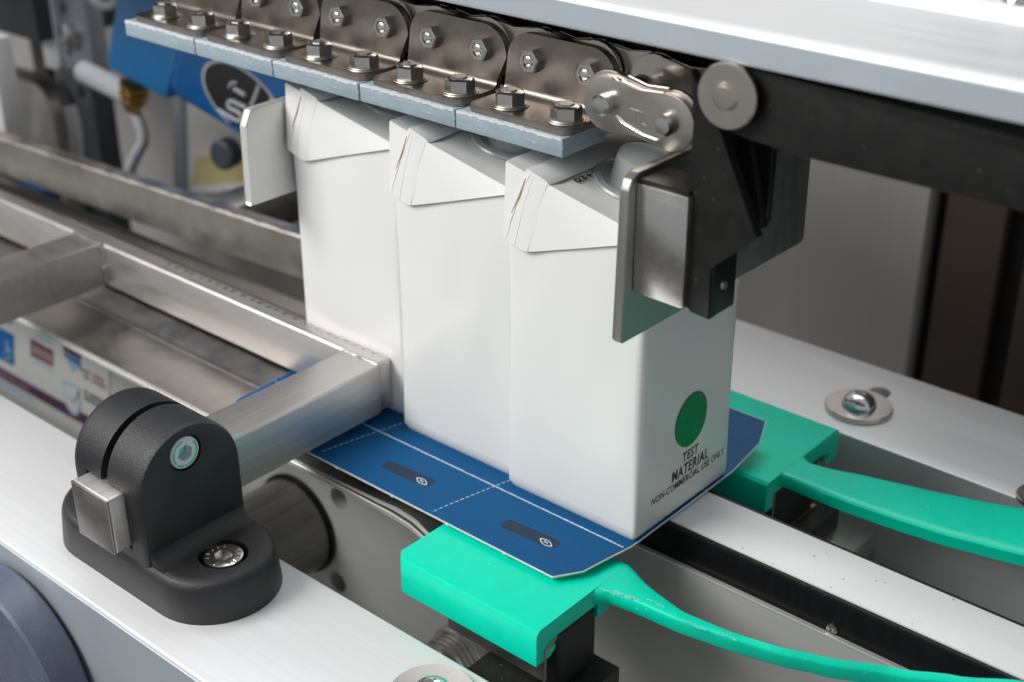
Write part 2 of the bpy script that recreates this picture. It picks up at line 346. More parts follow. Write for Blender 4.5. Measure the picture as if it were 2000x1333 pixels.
t = thing('roller_shaft', 'dark polished roller tube standing out of the side plate', 'roller', (-262.9, 22, -118))
obj('tube', lathe(new(), [(0, 0), (30, 0), (30, 100), (28, 101.5), (0, 101.5)], (-262.9, 20.5, -118), (0, -1, 0), 56), DARK_SH, t)
obj('seal_ring', lathe(new(), [(29.5, 0), (32.2, 0), (32.2, 2.4), (29.5, 2.4)], (-262.9, 23.8, -118), (0, -1, 0), 56), BLK_G, t)
t = thing('pipe_fitting', 'grey threaded metal fitting below the front green guide', 'fitting', (-127, 22, -146))
prof = [(0, 0), (20, 0), (20, 6)]
for i in range(4): prof += [(18.6, 6.6+i*3.2), (18.6, 8.0+i*3.2), (17.4, 8.8+i*3.2), (17.4, 9.4+i*3.2)]
prof += [(15, 19.6), (15, 30), (12.5, 31), (12.5, 24), (0, 24)]
obj('body', lathe(new(), prof, (-127, 23.4, -146), (0, -1, 0), 48), SS_N, t)

# ------------------------------------------------------------------ conveyor belt on its black rail
t = thing('belt_rail', 'black plastic sliding rail under the white belt', 'rail', (0, 43, -26))
obj('rail_body', box(new(), -900, 420, 26.6, 61.5, -26, -4.2, 0.8), BLK_G, t)
obj('edge_bead', box(new(), -900, 420, 26.2, 28.6, -4.4, -2.6, 0.6), BLK, t)
obj('edge_bead', box(new(), -900, 420, 59.4, 61.8, -4.4, -2.6, 0.6), BLK, t)
obj('screw_head', lathe(new(), [(0, 0), (2.6, 0), (2.6, 0.8), (1.2, 1.0), (1.0, 0.3), (0, 0.3)], (85.6, 26.7, -18.6), (0, -1, 0), 20), SS_B, t)
tagp(obj('conveyor_belt', box(new(), -900, 420, 28.8, 59.2, -4.2, -2.0, 0.5), BELT, None, (0, 44, -4)), 'smooth white rubber conveyor belt running to the lower right', 'belt')

# ------------------------------------------------------------------ cartons
def make_carton(x0, y0, W, D, label, dz=0.0, seed=0):
    rnd = random.Random(seed)
    t = thing('milk_carton', label, 'carton', (x0+W/2, y0+D/2, 0), 'white cartons standing on the blue card')
    zt = lambda x: 162.0+dz-15.6*(x-x0)/W
    nx, rc, levels = 12, 3.0, 26
    def outline(inset, amp, rc):
        P = []; bx, by = x0+inset, y0+inset; ex, ey = x0+W-inset, y0+D-inset
        f = lambda u: amp*math.sin(math.pi*u)**0.8 if 0 < u < 1 else 0
        for i in range(nx+1):
            u = i/nx; P.append((bx+rc+(ex-bx-2*rc)*u, by-f(u)))
        for k in range(1, 4): a = math.radians(-90+90*k/4); P.append((ex-rc+rc*math.cos(a), by+rc+rc*math.sin(a)))
        for i in range(nx+1):
            u = i/nx; P.append((ex+f(u)*0.35, by+rc+(ey-by-2*rc)*u))
        for k in range(1, 4): a = math.radians(90*k/4); P.append((ex-rc+rc*math.cos(a), ey-rc+rc*math.sin(a)))
        for i in range(nx+1):
            u = i/nx; P.append((ex-rc-(ex-bx-2*rc)*u, ey+f(u)))
        for k in range(1, 4): a = math.radians(90+90*k/4); P.append((bx+rc+rc*math.cos(a), ey-rc+rc*math.sin(a)))
        for i in range(nx+1):
            u = i/nx; P.append((bx-f(u)*0.35, ey-rc-(ey-by-2*rc)*u))
        for k in range(1, 4): a = math.radians(180+90*k/4); P.append((bx+rc+rc*math.cos(a), by+rc+rc*math.sin(a)))
        return P
    bm = new(); R = []
    for i in range(levels+1):
        v = i/levels; zz = v*v*(3-2*v)*0.5+v*0.5
        ins = 1.6*(1-min(1, zz*160/2.2))**2
        amp = 1.5*math.sin(math.pi*min(1, zz*0.94+0.03))**0.7
        r_ = 1.3+2.4*math.sin(math.pi*zz)
        if i == 0: ins = 1.7; amp = 0.0
        if i == levels: amp = 0.1; r_ = 0.8
        ph = seed*1.7; wob = lambda x, y: 0.28*math.sin(math.pi*zz)*(math.sin(x*0.11+zz*5.2+ph)+0.6*math.sin(x*0.23-zz*9.0+ph*2))
        R.append([bm.verts.new((x, y+(wob(x, y) if y < y0+8 else 0), zz*zt(x))) for x, y in outline(ins, amp, r_)])
    n = len(R[0])
    for A, B in zip(R, R[1:]):
        for k in range(n): bm.faces.new((A[k], A[(k+1) % n], B[(k+1) % n], B[k]))
    bm.faces.new(R[0])
    cx, cy = x0+W/2, y0+D/2; prev = R[-1]
    for s in (0.96, 0.8, 0.5):
        cur = [bm.verts.new((cx+(v.co.x-cx)*s, cy+(v.co.y-cy)*s, zt(cx+(v.co.x-cx)*s)-(0.2 if s > 0.9 else 0.9))) for v in R[-1]]
        for k in range(n): bm.faces.new((prev[k], prev[(k+1) % n], cur[(k+1) % n], cur[k]))
        prev = cur
    bm.faces.new(prev)
    obj('body', bm, CARTON, t, sharp=50)
    # folded-down ear on the front face
    def sheet(name, pts, m, th, par=t, sharp=40):
        """pts (x offset, z, y offset in front of the face), a thin folded sheet"""
        b = new(); A = [b.verts.new((x0+p[0], y0-p[2], p[1]+dz)) for p in pts]; B = [b.verts.new((x0+p[0], y0-p[2]+th, p[1]+dz)) for p in pts]
        k = len(pts); b.faces.new(A); b.faces.new(B)
        for i in range(k): b.faces.new((A[i], A[(i+1) % k], B[(i+1) % k], B[i]))
        bmesh.ops.triangulate(b, faces=[f for f in b.faces if len(f.verts) > 4])
        return obj(name, b, m, par, sharp=sharp)
    ear = sheet('ear_flap', [(0.2, 161.8, 0.5), (12, 159.6, 0.7), (W-2, 147.0, 0.5), (W-0.6, 145.0, 1.6), (40, 133.5, 2.2), (17, 125.9, 2.8), (13.4, 124.9, 2.9), (10, 125.2, 2.9), (0.4, 128.2, 2.6)], CARTON, 0.5)
    sheet('seam_strip', [(12.0, 159.5, 0.95), (20.0, 157.7, 0.95), (23.0, 157.0, 0.85), (19.6, 141, 1.75), (14.4, 125.4, 3.0), (13.2, 124.95, 3.1), (9.8, 125.4, 3.1), (0.6, 128.4, 2.95), (5.6, 143.0, 1.85)], CARTON, 0.4, ear)
    rg = random.Random(seed+40)
    def crease(x_a, z_a, y_a, x_b, z_b, y_b, bow, n=9):
        P_ = [(x0+x_a+(x_b-x_a)*i/n+bow*math.sin(math.pi*i/n)+rg.uniform(-.12, .12), y0-(y_a-0.13+(y_b-y_a)*i/n), z_a+(z_b-z_a)*i/n+dz) for i in range(n+1)]
        b_ = new(); tube(b_, P_, 0.16, 6); obj('crease', b_, CARTON, ear, sharp=90)
    crease(23.2, 157.0, 0.9, 14.6, 125.8, 3.0, -1.3+rg.uniform(-.5, .5)); crease(15.6, 158.6, 1.05, 7.4, 126.6, 3.15, -0.8); crease(27.0, 156.2, 0.7, 21.0, 137.0, 1.75, -1.8, 7)
    jag = [(12.0-11.4*i/14+rg.uniform(-.45, .45)-1.1*math.sin(math.pi*i/14), 159.4-31.2*i/14) for i in range(15)]
    sheet('torn_edge', [(x, z, 1.0+1.95*i/14) for i, (x, z) in enumerate(jag)]+[(x+1.7, z, 1.12+1.95*i/14) for i, (x, z) in reversed(list(enumerate(jag)))], CARTON, 0.35, ear, 60)
    sheet('cut_edge', [(11.6, 157.4, 1.25), (12.0, 157.2, 1.3), (9.15, 148.6, 1.9), (5.0, 140.3, 2.35), (4.7, 140.5, 2.3), (8.5, 149.0, 1.85)], CUT, 0.3, ear)
    # fin seam crossing the sloping top
    b = new(); nrm = Vector((15.6/W, 0, 1)).normalized()
    secs = []
    for i in range(9):
        y = y0-0.9+(D+0.2)*i/8; j = rnd.uniform(-0.5, 0.5)
        a = [(12.2+j*0.4, 0.0), (11.8+j, 1.6), (13.6+j, 2.2), (23.0+j, 1.4), (24.6+j, 0.2)]
        secs.append([(x0+p, y, zt(x0+p)+h) for p, h in a])
    loft(b, secs); obj('top_seam', b, CARTON, t, sharp=60)
    # screw cap on the slope
    px, py = x0+44, y0+36; c = Vector((px, py, zt(px)-1.0)); ax_ = nrm
    cap = obj('cap', lathe(new(), [(0, 15.0), (9.5, 15.0), (12.0, 13.6), (12.8, 10.5), (13.2, 3.0), (13.2, 1.0), (0, 0.6)], c, ax_, 40), CAPM, t)
    obj('cap_flange', lathe(new(), [(0, 0.2), (20, 0.4), (20.6, 1.2), (20.0, 2.2), (17.5, 2.6), (16.6, 1.8), (13, 1.7), (0, 1.7)], c, ax_, 48), CAPM, cap)
    return t
make_carton(-230.2, 13.1, 75.6, 74, 'rearmost white carton, beside the bare silver pusher plate', 1.0, 1)
make_carton(-149.4, 5.2, 74.0, 74, 'white carton in the middle of the row of three', 0.5, 2)
c3 = make_carton(-74.6, 0.0, 74.2, 74.5, 'front white carton with green dot and TEST MATERIAL print', 0.0, 3)
c3x = -74.6+74.2
def on_side(u0, z0):
    f = lambda y: 0.55*math.sin(math.pi*min(1, max(0, (y-3)/68)))**0.8
    def place(u, v, wv): return (c3x+f(u0+u)+0.02+wv, u0+u, z0+v)
    return place
obj('lettering', text_bm('TEST', 12.4, 5.0, on_side(34.4, 26.0), 0.010, 0.008, 0.05, 1.10), INK, c3)
obj('lettering', text_bm('MATERIAL', 29.0, 5.6, on_side(26.7, 19.0), 0.010, 0.008, 0.05, 1.10), INK, c3)
obj('lettering', text_bm('NON-COMMERCIAL USE ONLY', 58.6, 3.6, on_side(11.5, 14.2), 0.006, 0.008, 0.05, 1.06), INK, c3)
P = on_side(0, 0); bm = new(); rim = []
vs = [bm.verts.new(P(39.4+12.2*math.cos(a), 46.2+12.9*math.sin(a), 0.25)) for a in [2*math.pi*i/48 for i in range(48)]]; cv = bm.verts.new(P(39.4, 46.2, 0.3))
for i in range(48): bm.faces.new((vs[i], vs[(i+1) % 48], cv))
obj('green_dot', bm, GREEN_INK, c3)
bm = new(); vs = [bm.verts.new(P(39.2+12.6*math.cos(a), 47.0+13.3*math.sin(a), 0.12)) for a in [2*math.pi*i/48 for i in range(48)]]; cv = bm.verts.new(P(39.2, 47, 0.12))
for i in range(48): bm.faces.new((vs[i], vs[(i+1) % 48], cv))
obj('dot_outline', bm, S_DARK, c3)
nrm3 = Vector((15.6/74.2, 0, 1)).normalized(); tx = Vector((1, 0, -15.6/74.2)).normalized()
def on_slope(u, v, wv):
    b0 = Vector((c3x-74.2+29.5, 12.0, 162-15.6*29.5/74.2-0.2))
    return b0+Vector((0, 1, 0))*u-tx*v+nrm3*(0.05+wv)
obj('lettering', text_bm('03+10+15', 30, 3.4, on_slope, 0.02, 0.1), INK, c3)

# ------------------------------------------------------------------ blue card blank
def card_outline(k=0.0):
    return [(-229+k, -41.3+k), (-13.2-k, -41.3+k), (-5.4-k, -30+k*0.3), (-0.2-k, -2), (-0.2-k, 77), (1.2-k, 100.5), (-4.0-k, 114.5-k), (-233+k, 114.5-k), (-238.5+k, 100.5), (-239+k, 77), (-239+k, -2), (-238+k, -31)]
t = thing('card_blank', 'deep blue printed card blank lying flat under the cartons', 'card', (-122, 40, -1))
def droop(bm):
    for v in bm.verts:
        if v.co.y < -5: v.co.z += -0.0006*(v.co.y+5)**2
        if v.co.y > 79: v.co.z += 0.30*(v.co.y-79)
    return bm
def sheet_poly(outline, z0, z1, ycuts=(-41, -36, -30, -24, -17, -11, -6, -3, 79, 90, 105)):
    bm = prism(new(), outline, 'z', z0, z1)
    for y in ycuts: bmesh.ops.bisect_plane(bm, geom=bm.verts[:]+bm.edges[:]+bm.faces[:], plane_co=(0, y, 0), plane_no=(0, 1, 0))
    return droop(bm)
obj('board', sheet_poly(card_outline(), -0.9, -0.12), CARD, t)
obj('printed_face', sheet_poly(card_outline(0.35), -0.13, 0.0), BLUE, t)
fz = lambda y: -0.0006*(y+5)**2 if y < -5 else 0
bm = new(); r = random.Random(5); x = -236
while x < -3:
    L_ = r.uniform(1.5, 3.4); yy = -5.2
    box(bm, x, min(x+L_, -2.5), yy-0.42, yy+0.42+r.uniform(-.15, .1), fz(yy)+0.0, fz(yy)+0.07); x += L_+r.uniform(0.05, 0.25)
o = obj('fold_line', bm, PERF, t); o['kind'] = 'stuff'
def perf(xa, ya, xb, yb):
    bm = new(); n = 15
    for i in range(n):
        s, e = i/n, (i+0.62)/n
        p = Vector((xa+(xb-xa)*s, ya+(yb-ya)*s, 0)); q = Vector((xa+(xb-xa)*e, ya+(yb-ya)*e, 0)); d = (q-p).normalized().cross(Vector((0, 0, 1)))*0.22
        vs = [bm.verts.new((v.x, v.y, fz(v.y)+0.05)) for v in (p-d, q-d, q+d, p+d)]; bm.faces.new(vs)
    o = obj('perforation', bm, EMB, t); o['kind'] = 'stuff'
perf(-86.5, -38.4, -76.0, 4.6); perf(-164.4, -36.5, -153.2, 9.0)
for cx in (-117.5, -40.6):
    bm = new(); P_ = []
    for px, py in rrect(-15.2, 15.2, -3.6, 3.6, 2.6, 5): P_.append((cx+px, -23.9+py+px*0.055))
    A = [bm.verts.new((a, b, fz(b)+0.03)) for a, b in P_]; bm.faces.new(A)
    obj('coating_patch', bm, PATCH, t)
    ex, ey = cx+9.6, -24.4; bm = new(); n = 24
    ang = math.radians(-12)
    def lens(k):
        out = []
        for i in range(n):
            s = 2*math.pi*i/n; u = 4.1*k*math.cos(s); v = 2.0*k*math.sin(s)*(1-0.35*abs(math.cos(s)))
            out.append((ex+u*math.cos(ang)-v*math.sin(ang), ey+u*math.sin(ang)+v*math.cos(ang)))
        return out
    O, I = lens(1.0), lens(0.76)
    for i in range(n):
        j = (i+1) % n; bm.faces.new([bm.verts.new((p[0], p[1], fz(p[1])+0.08)) for p in (O[i], O[j], I[j], I[i])])
    em = obj('emblem', bm, EMB, t)
    obj('emblem_letters', text_bm('8A', 2.9, 1.5, lambda u, v, wv: (ex-1.45+u, ey-0.6+v-0.2*(u-1.4), fz(ey)+0.06+wv), 0.01, 0.04), EMB, em)
bm = new()
for x in (-148.8, -110.6, -75.3, -40.5): box(bm, x-0.8, x+0.8, -41.9, -41.0, -1.6, -0.9)
o = obj('edge_nick', bm, CARD, t); o['kind'] = 'stuff'

# ------------------------------------------------------------------ stainless guide tray under the frame
t = thing('guide_tray', 'stained stainless tray lying under the ladder frame, its bright front lip bent', 'metal tray', (-300, -10, -6))
bm = new(); lip = [(-900, -39.8), (-114, -39.8), (-100, -41.0), (-83, -45.2), (-82, -34), (-82, 22), (-900, 22)]
prism(bm, lip, 'z', -15.0, -12.1)
obj('sheet', bm, SS_B, t)
bm = new(); loft(bm, [[(x, y0_-0.2, -15.2), (x, y0_+1.2, -15.2), (x, y0_+w_, -12.0), (x, y0_+w_*0.45, -12.0), (x, y0_-0.2, -13.0)] for x, y0_, w_ in ((-900, -40.0, 1.6), (-300, -40.0, 1.6), (-170, -40.0, 1.8), (-125, -40.0, 3.4), (-114, -40.2, 4.6), (-100, -41.2, 4.2), (-83, -45.4, 3.0))])
obj('lip', bm, EDGE, t)
obj('liner_with_shade', box(new(), -192, -74, -29.6, 22, -12.0, -9.5, 0.4), BLK_G, t)  # black liner, its tone also standing in for shade beneath the card
obj('crease', box(new(), -900, -192, -2.6, -1.4, -12.05, -11.7, 0.2), SS_N, t)

# ------------------------------------------------------------------ welded stainless frames
t = thing('tube_frame', 'welded ladder frame of brushed square stainless tube held in the black clamp', 'frame', (-174, -120, 4))
obj('rail', box(new(), -900, -163.5, 2.5, 12.7, 4.5, 32.8, 2.2, 4), SS_X, t)
bm = box(new(), -188.2, -161.4, -158.8, 2.2, 5.0, 33.0, 1.6, 4); obj('rung', bm, SS_Y, t)
bm = box(new(), -188.0, -161.6, -159.4, -158.0, 5.2, 32.8, 0.6, 2); obj('end_cap', bm, SS_B, t)
obj('rung', box(new(), -428.5, -400.5, -260, 2.2, 5.0, 33.0, 1.6, 4), SS_X, t)
def bead(par, P_, r):
    rr = random.Random(int(P_[0][0])); Q = spline(P_, 6); bm = new(); tube(bm, [q+Vector((rr.uniform(-.3, .3), rr.uniform(-.3, .3), rr.uniform(-.2, .2))) for q in Q], r, 8); obj('weld_bead', bm, SS_N, par)
bead(t, [(-400.2, 2.0, 6), (-400.2, 2.0, 18), (-400.2, 2.0, 32.6)], 0.9)
bead(t, [(-429, 2.3, 32.8), (-414, 2.3, 33.0), (-400, 2.3, 32.8)], 1.0)
bead(t, [(-188.4, 2.0, 32.6), (-175, 2.2, 32.9), (-163, 2.2, 32.6)], 0.7)
bm = new(); lathe(bm, [(0, -2), (1.6, -1), (2.1, 0.5), (1.2, 1.8), (0, 2.1)], (-400, 1.8, 18), (1, -1, 0), 12); obj('weld_drop', bm, SS_N, t)
rr = random.Random(3); bm = new(); x = -345
while x < -170:
    lathe(bm, [(1.8, 0), (1.3, 0.14), (0, 0.18)], (x, 11.0+rr.uniform(-.3, .3), 32.6), (0, 0.25, 1), 10); x += rr.uniform(5.5, 9.5)
o = obj('weld_seam', bm, SS_N, t); o['kind'] = 'stuff'

t = thing('rear_tube_frame', 'dull stainless frame rail behind the front ladder frame', 'frame', (-460, 85, 4))
bm = new(); d = Vector((290, 17.5, 0)).normalized(); nrm_ = Vector((-d.y, d.x, 0))
p0 = Vector((-900, 52, 0)); p1 = Vector((-230, 94.6, 0))
def barsec(p, w_, z0, z1, c=1.2):
    q = [(0, z0+c), (c, z0), (w_-c, z0), (w_, z0+c), (w_, z1-c), (w_-c, z1), (c, z1), (0, z1-c)]
    return [p+nrm_*a+Vector((0, 0, b)) for a, b in q]
loft(bm, [barsec(p0, 12, 2, 32), barsec(p1, 12, 2, 32)]); obj('rail', bm, SS_B, t)
bm = box(new(), -420, -392, 96, 300, 4, 30, 1.2); obj('rung', bm, SS_B, t)
rr = random.Random(8); bm = new()
for i in range(16):
    p = p0.lerp(p1, 0.5+i*0.031); box(bm, p.x-5, p.x+rr.uniform(1, 5), p.y+0.6, p.y+2.0, 31.6, 32.6, 0.3)
o = obj('weld_seam', bm, SS_N, t); o['kind'] = 'stuff'
t = thing('slide_bed', 'dark shiny slide bed between the two stainless frames', 'metal plate', (-460, 55, -8))
obj('sheet', box(new(), -900, -226, 24, 78, -9, -5), mat('dark_shiny_sheet', (0.20, 0.195, 0.19), 0.3, 0.95, 0.3, 14, (0.5, 3, 1)), t)
obj('rib', box(new(), -900, -226, 52, 60, -5, -2, 1), BLK_ST, t)

# ------------------------------------------------------------------ black clamp
CX, CY = -174.5, -123.6
t = thing('bar_clamp', 'black plastic clamp block gripping the square bar with two screws', 'clamp', (CX, CY, -20))
def stadium(a, r, n=18):
    P_ = []
    for i in range(n+1): an = math.radians(-90+180*i/n); P_.append((CX+a+r*math.cos(an), CY+r*math.sin(an)))
    for i in range(n+1): an = math.radians(90+180*i/n); P_.append((CX-a+r*math.cos(an), CY+r*math.sin(an)))
    return P_
def ring_at(a, r, z): return [(x, y, z) for x, y in stadium(a, r)]
bm = new(); loft(bm, [ring_at(33.5, 29.6, -20), ring_at(33.5, 29.3, -17), ring_at(33.4, 28.2, -4.5), ring_at(33.3, 27.2, -1.6), ring_at(33.2, 25.4, -0.3), ring_at(33, 22, 0)])
cuts = []
for sx in (-1, 1):
    cuts.append(lathe(new(), [(0, 0), (11.0, 0), (11.0, 16), (0, 16)], (CX+sx*41.5, CY, -9.5), n=40))
base = booled(bm, cuts)
# tower: arch profile in y-z, pulled along x with a fillet at the foot
def arch(R, zc, n=22, zb=-2.0, flare=0):
    P_ = [(CY-R-flare, zb)]
    P_ += [(CY-R*math.cos(math.pi*i/n), zc+R*math.sin(math.pi*i/n)) for i in range(n+1)]
    P_ += [(CY+R+flare, zb)]; return P_
HX = 25.0
def asec(x, R, zc=31.5): return [(x, y, z) for y, z in arch(R, zc)]
bm = new(); loft(bm, [asec(CX-HX, 24.6), asec(CX-HX+0.7, 26.2), asec(CX-HX+2.2, 26.9), asec(CX-HX+4, 27.1), asec(CX+HX-4, 27.1), asec(CX+HX-2.2, 26.9), asec(CX+HX-0.7, 26.2), asec(CX+HX, 24.6)])
cut1 = box(new(), -189.0, -160.6, -200, -60, 4.2, 33.8); cut2 = prism(new(), [(-178.2, 20), (-172.6, 20), (-174.2, 90), (-176.4, 90)], 'y', -200, -60)
cut3 = lathe(new(), [(0, 0), (8.4, 0), (8.4, 10), (0, 10)], (CX+HX-5.0, CY-1.5, 46.0), (1, 0, 0), 36)
tower = booled(bm, [cut1, cut2, cut3])
me = bpy.data.meshes.new('tmp'); tower.to_mesh(me); base.from_mesh(me); tower.free()
obj('body', base, BLK_T, t, sharp=38)
for sx in (1, -1):
    hh = 8.0; prof_ = [(HX-1.2, -1.0), (HX-1.2, hh)]+[(HX-0.3+hh*(1-math.cos(math.radians(90*k/8))), hh*(1-math.sin(math.radians(90*k/8)))-0.1) for k in range(0, 9)]+[(HX-0.3+hh, -1.0)]
    secs = [[(CX+sx*a_, CY+yy, b_*kk) for a_, b_ in prof_] for yy, kk in ((-25.6, 0.8), (-25.2, 0.94), (-24.2, 1.0), (24.2, 1.0), (25.2, 0.94), (25.6, 0.8))]
    obj('fillet', loft(new(), secs), BLK_T, t, sharp=45)
fs = cap_screw(t, 'screw', (CX+41.5, CY, -9.4), 9.0, 9.0, SS_N, 4.2, 1.0); fs['label'] = 'bright socket screw in the foot of the clamp'
bm = new()
for i in range(14):
    if i in (4, 10): continue
    a = math.radians(360*i/14+8); r0, r1 = 6.3, 7.8; c_, s_ = math.cos(a), math.sin(a); px, py = -s_*0.35, c_*0.35; X, Y, Z = CX+41.5, CY, -0.42
    vs = [(X+r0*c_-px, Y+r0*s_-py), (X+r1*c_-px, Y+r1*s_-py), (X+r1*c_+px, Y+r1*s_+py), (X+r0*c_+px, Y+r0*s_+py)]
    prism(bm, vs, 'z', Z, Z+0.3)
o = obj('head_mark', bm, CHROME, fs); o['kind'] = 'stuff'
X0 = CX+HX-4.9; yc, zc = CY-1.5, 46.0
bm = lathe(new(), [(0, 0), (7.6, 0), (7.6, 4.0), (7.0, 4.6), (0, 4.6)], (X0, yc, zc), (1, 0, 0), 36)
cut = new(); prism(cut, [(yc+4.0*math.cos(math.pi/3*i+0.3), zc+4.0*math.sin(math.pi/3*i+0.3)) for i in range(6)], 'x', X0+1.4, X0+8)
s2 = obj('screw', booled(bm, [cut]), mat('zinc_plated_screw', (0.72, 0.74, 0.75), 0.5, 0.55, 0.1, 300), t, label='zinc socket screw with painted green reflection')
def arc_band(x, r0, r1, a0, a1, n=16):
    bm = new(); A = [bm.verts.new((x, yc+r0*math.cos(math.radians(a0+(a1-a0)*i/n)), zc+r0*math.sin(math.radians(a0+(a1-a0)*i/n)))) for i in range(n+1)]
    B = [bm.verts.new((x, yc+r1*math.cos(math.radians(a0+(a1-a0)*i/n)), zc+r1*math.sin(math.radians(a0+(a1-a0)*i/n)))) for i in range(n+1)]
    for i in range(n): bm.faces.new((A[i], A[i+1], B[i+1], B[i]))
    return bm
for a0, a1 in ((95, 215), (225, 255), (262, 400)): obj('pad_reflection', arc_band(X0+4.68, 5.7, 6.5, a0, a1), REFL_G, s2)  # green arcs paint the guide pad's reflection onto the screw head
obj('socket_floor', prism(new(), [(yc+3.3*math.cos(math.pi/3*i+0.3), zc+3.3*math.sin(math.pi/3*i+0.3)) for i in range(6)], 'x', X0+1.3, X0+1.6), mat('blue_zinc', (0.25, 0.48, 0.55), 0.25, 0.8), s2)

# ------------------------------------------------------------------ green guide shoes
def shoe_section(y_out, y_in, sgn):
    """U section: y_out is the outer wall, y_in the belt side"""
    a = lambda k: y_out+sgn*k
    if sgn == 1: return [(a(0.0), -22.0), (a(0), -7.4), (a(1.0), -5.2), (a(3.0), -4.2), (-12, -4.2), (-10.5, -5.6), (-10.5, -13.5), (-22, -13.5), (-22, -21), (-30, -21), (-30, -13.5), (a(13.5), -13.5), (a(13.5), -15.5), (a(9.0), -15.5), (a(9.0), -17.2), (a(12.5), -17.2), (a(12.5), -19.5), (a(9.0), -22.0)]
    return [(a(0.0), -22.0), (a(0), -7.4), (a(1.0), -5.2), (a(3.0), -4.2), (y_in-sgn*1.5, -4.2), (y_in, -5.6), (y_in, -21), (y_in-sgn*7, -21), (y_in-sgn*7, -13.5), (a(13.5), -13.5), (a(13.5), -15.5), (a(9.0), -15.5), (a(9.0), -17.2), (a(12.5), -17.2), (a(12.5), -19.5), (a(9.0), -22.0)]
def ribbon(bm, rows):
    """rows: (inner_top, outer_top, outer_bot, inner_bot) points"""
    secs = []
    for it, ot, ob, ib in rows:
        it, ot, ob, ib = map(Vector, (it, ot, ob, ib)); r = 0.16
        def cut(a, p, b): return [p.lerp(a, r), p+(a-p)*r*0.3+(b-p)*r*0.3, p.lerp(b, r)]
        secs.append(cut(ib, it, ot)+cut(it, ot, ob)+cut(ot, ob, ib)+cut(ob, ib, it))
    return loft(bm, secs)
def interp(keys, x):
    for (x0, *a), (x1, *b) in zip(keys, keys[1:]):
        if x0 <= x <= x1:
            s = (x-x0)/(x1-x0); s = s*s*(3-2*s)*0.35+s*0.65; return [u+(v-u)*s for u, v in zip(a, b)]
    return list(keys[-1][1:]) if x > keys[-1][0] else list(keys[0][1:])
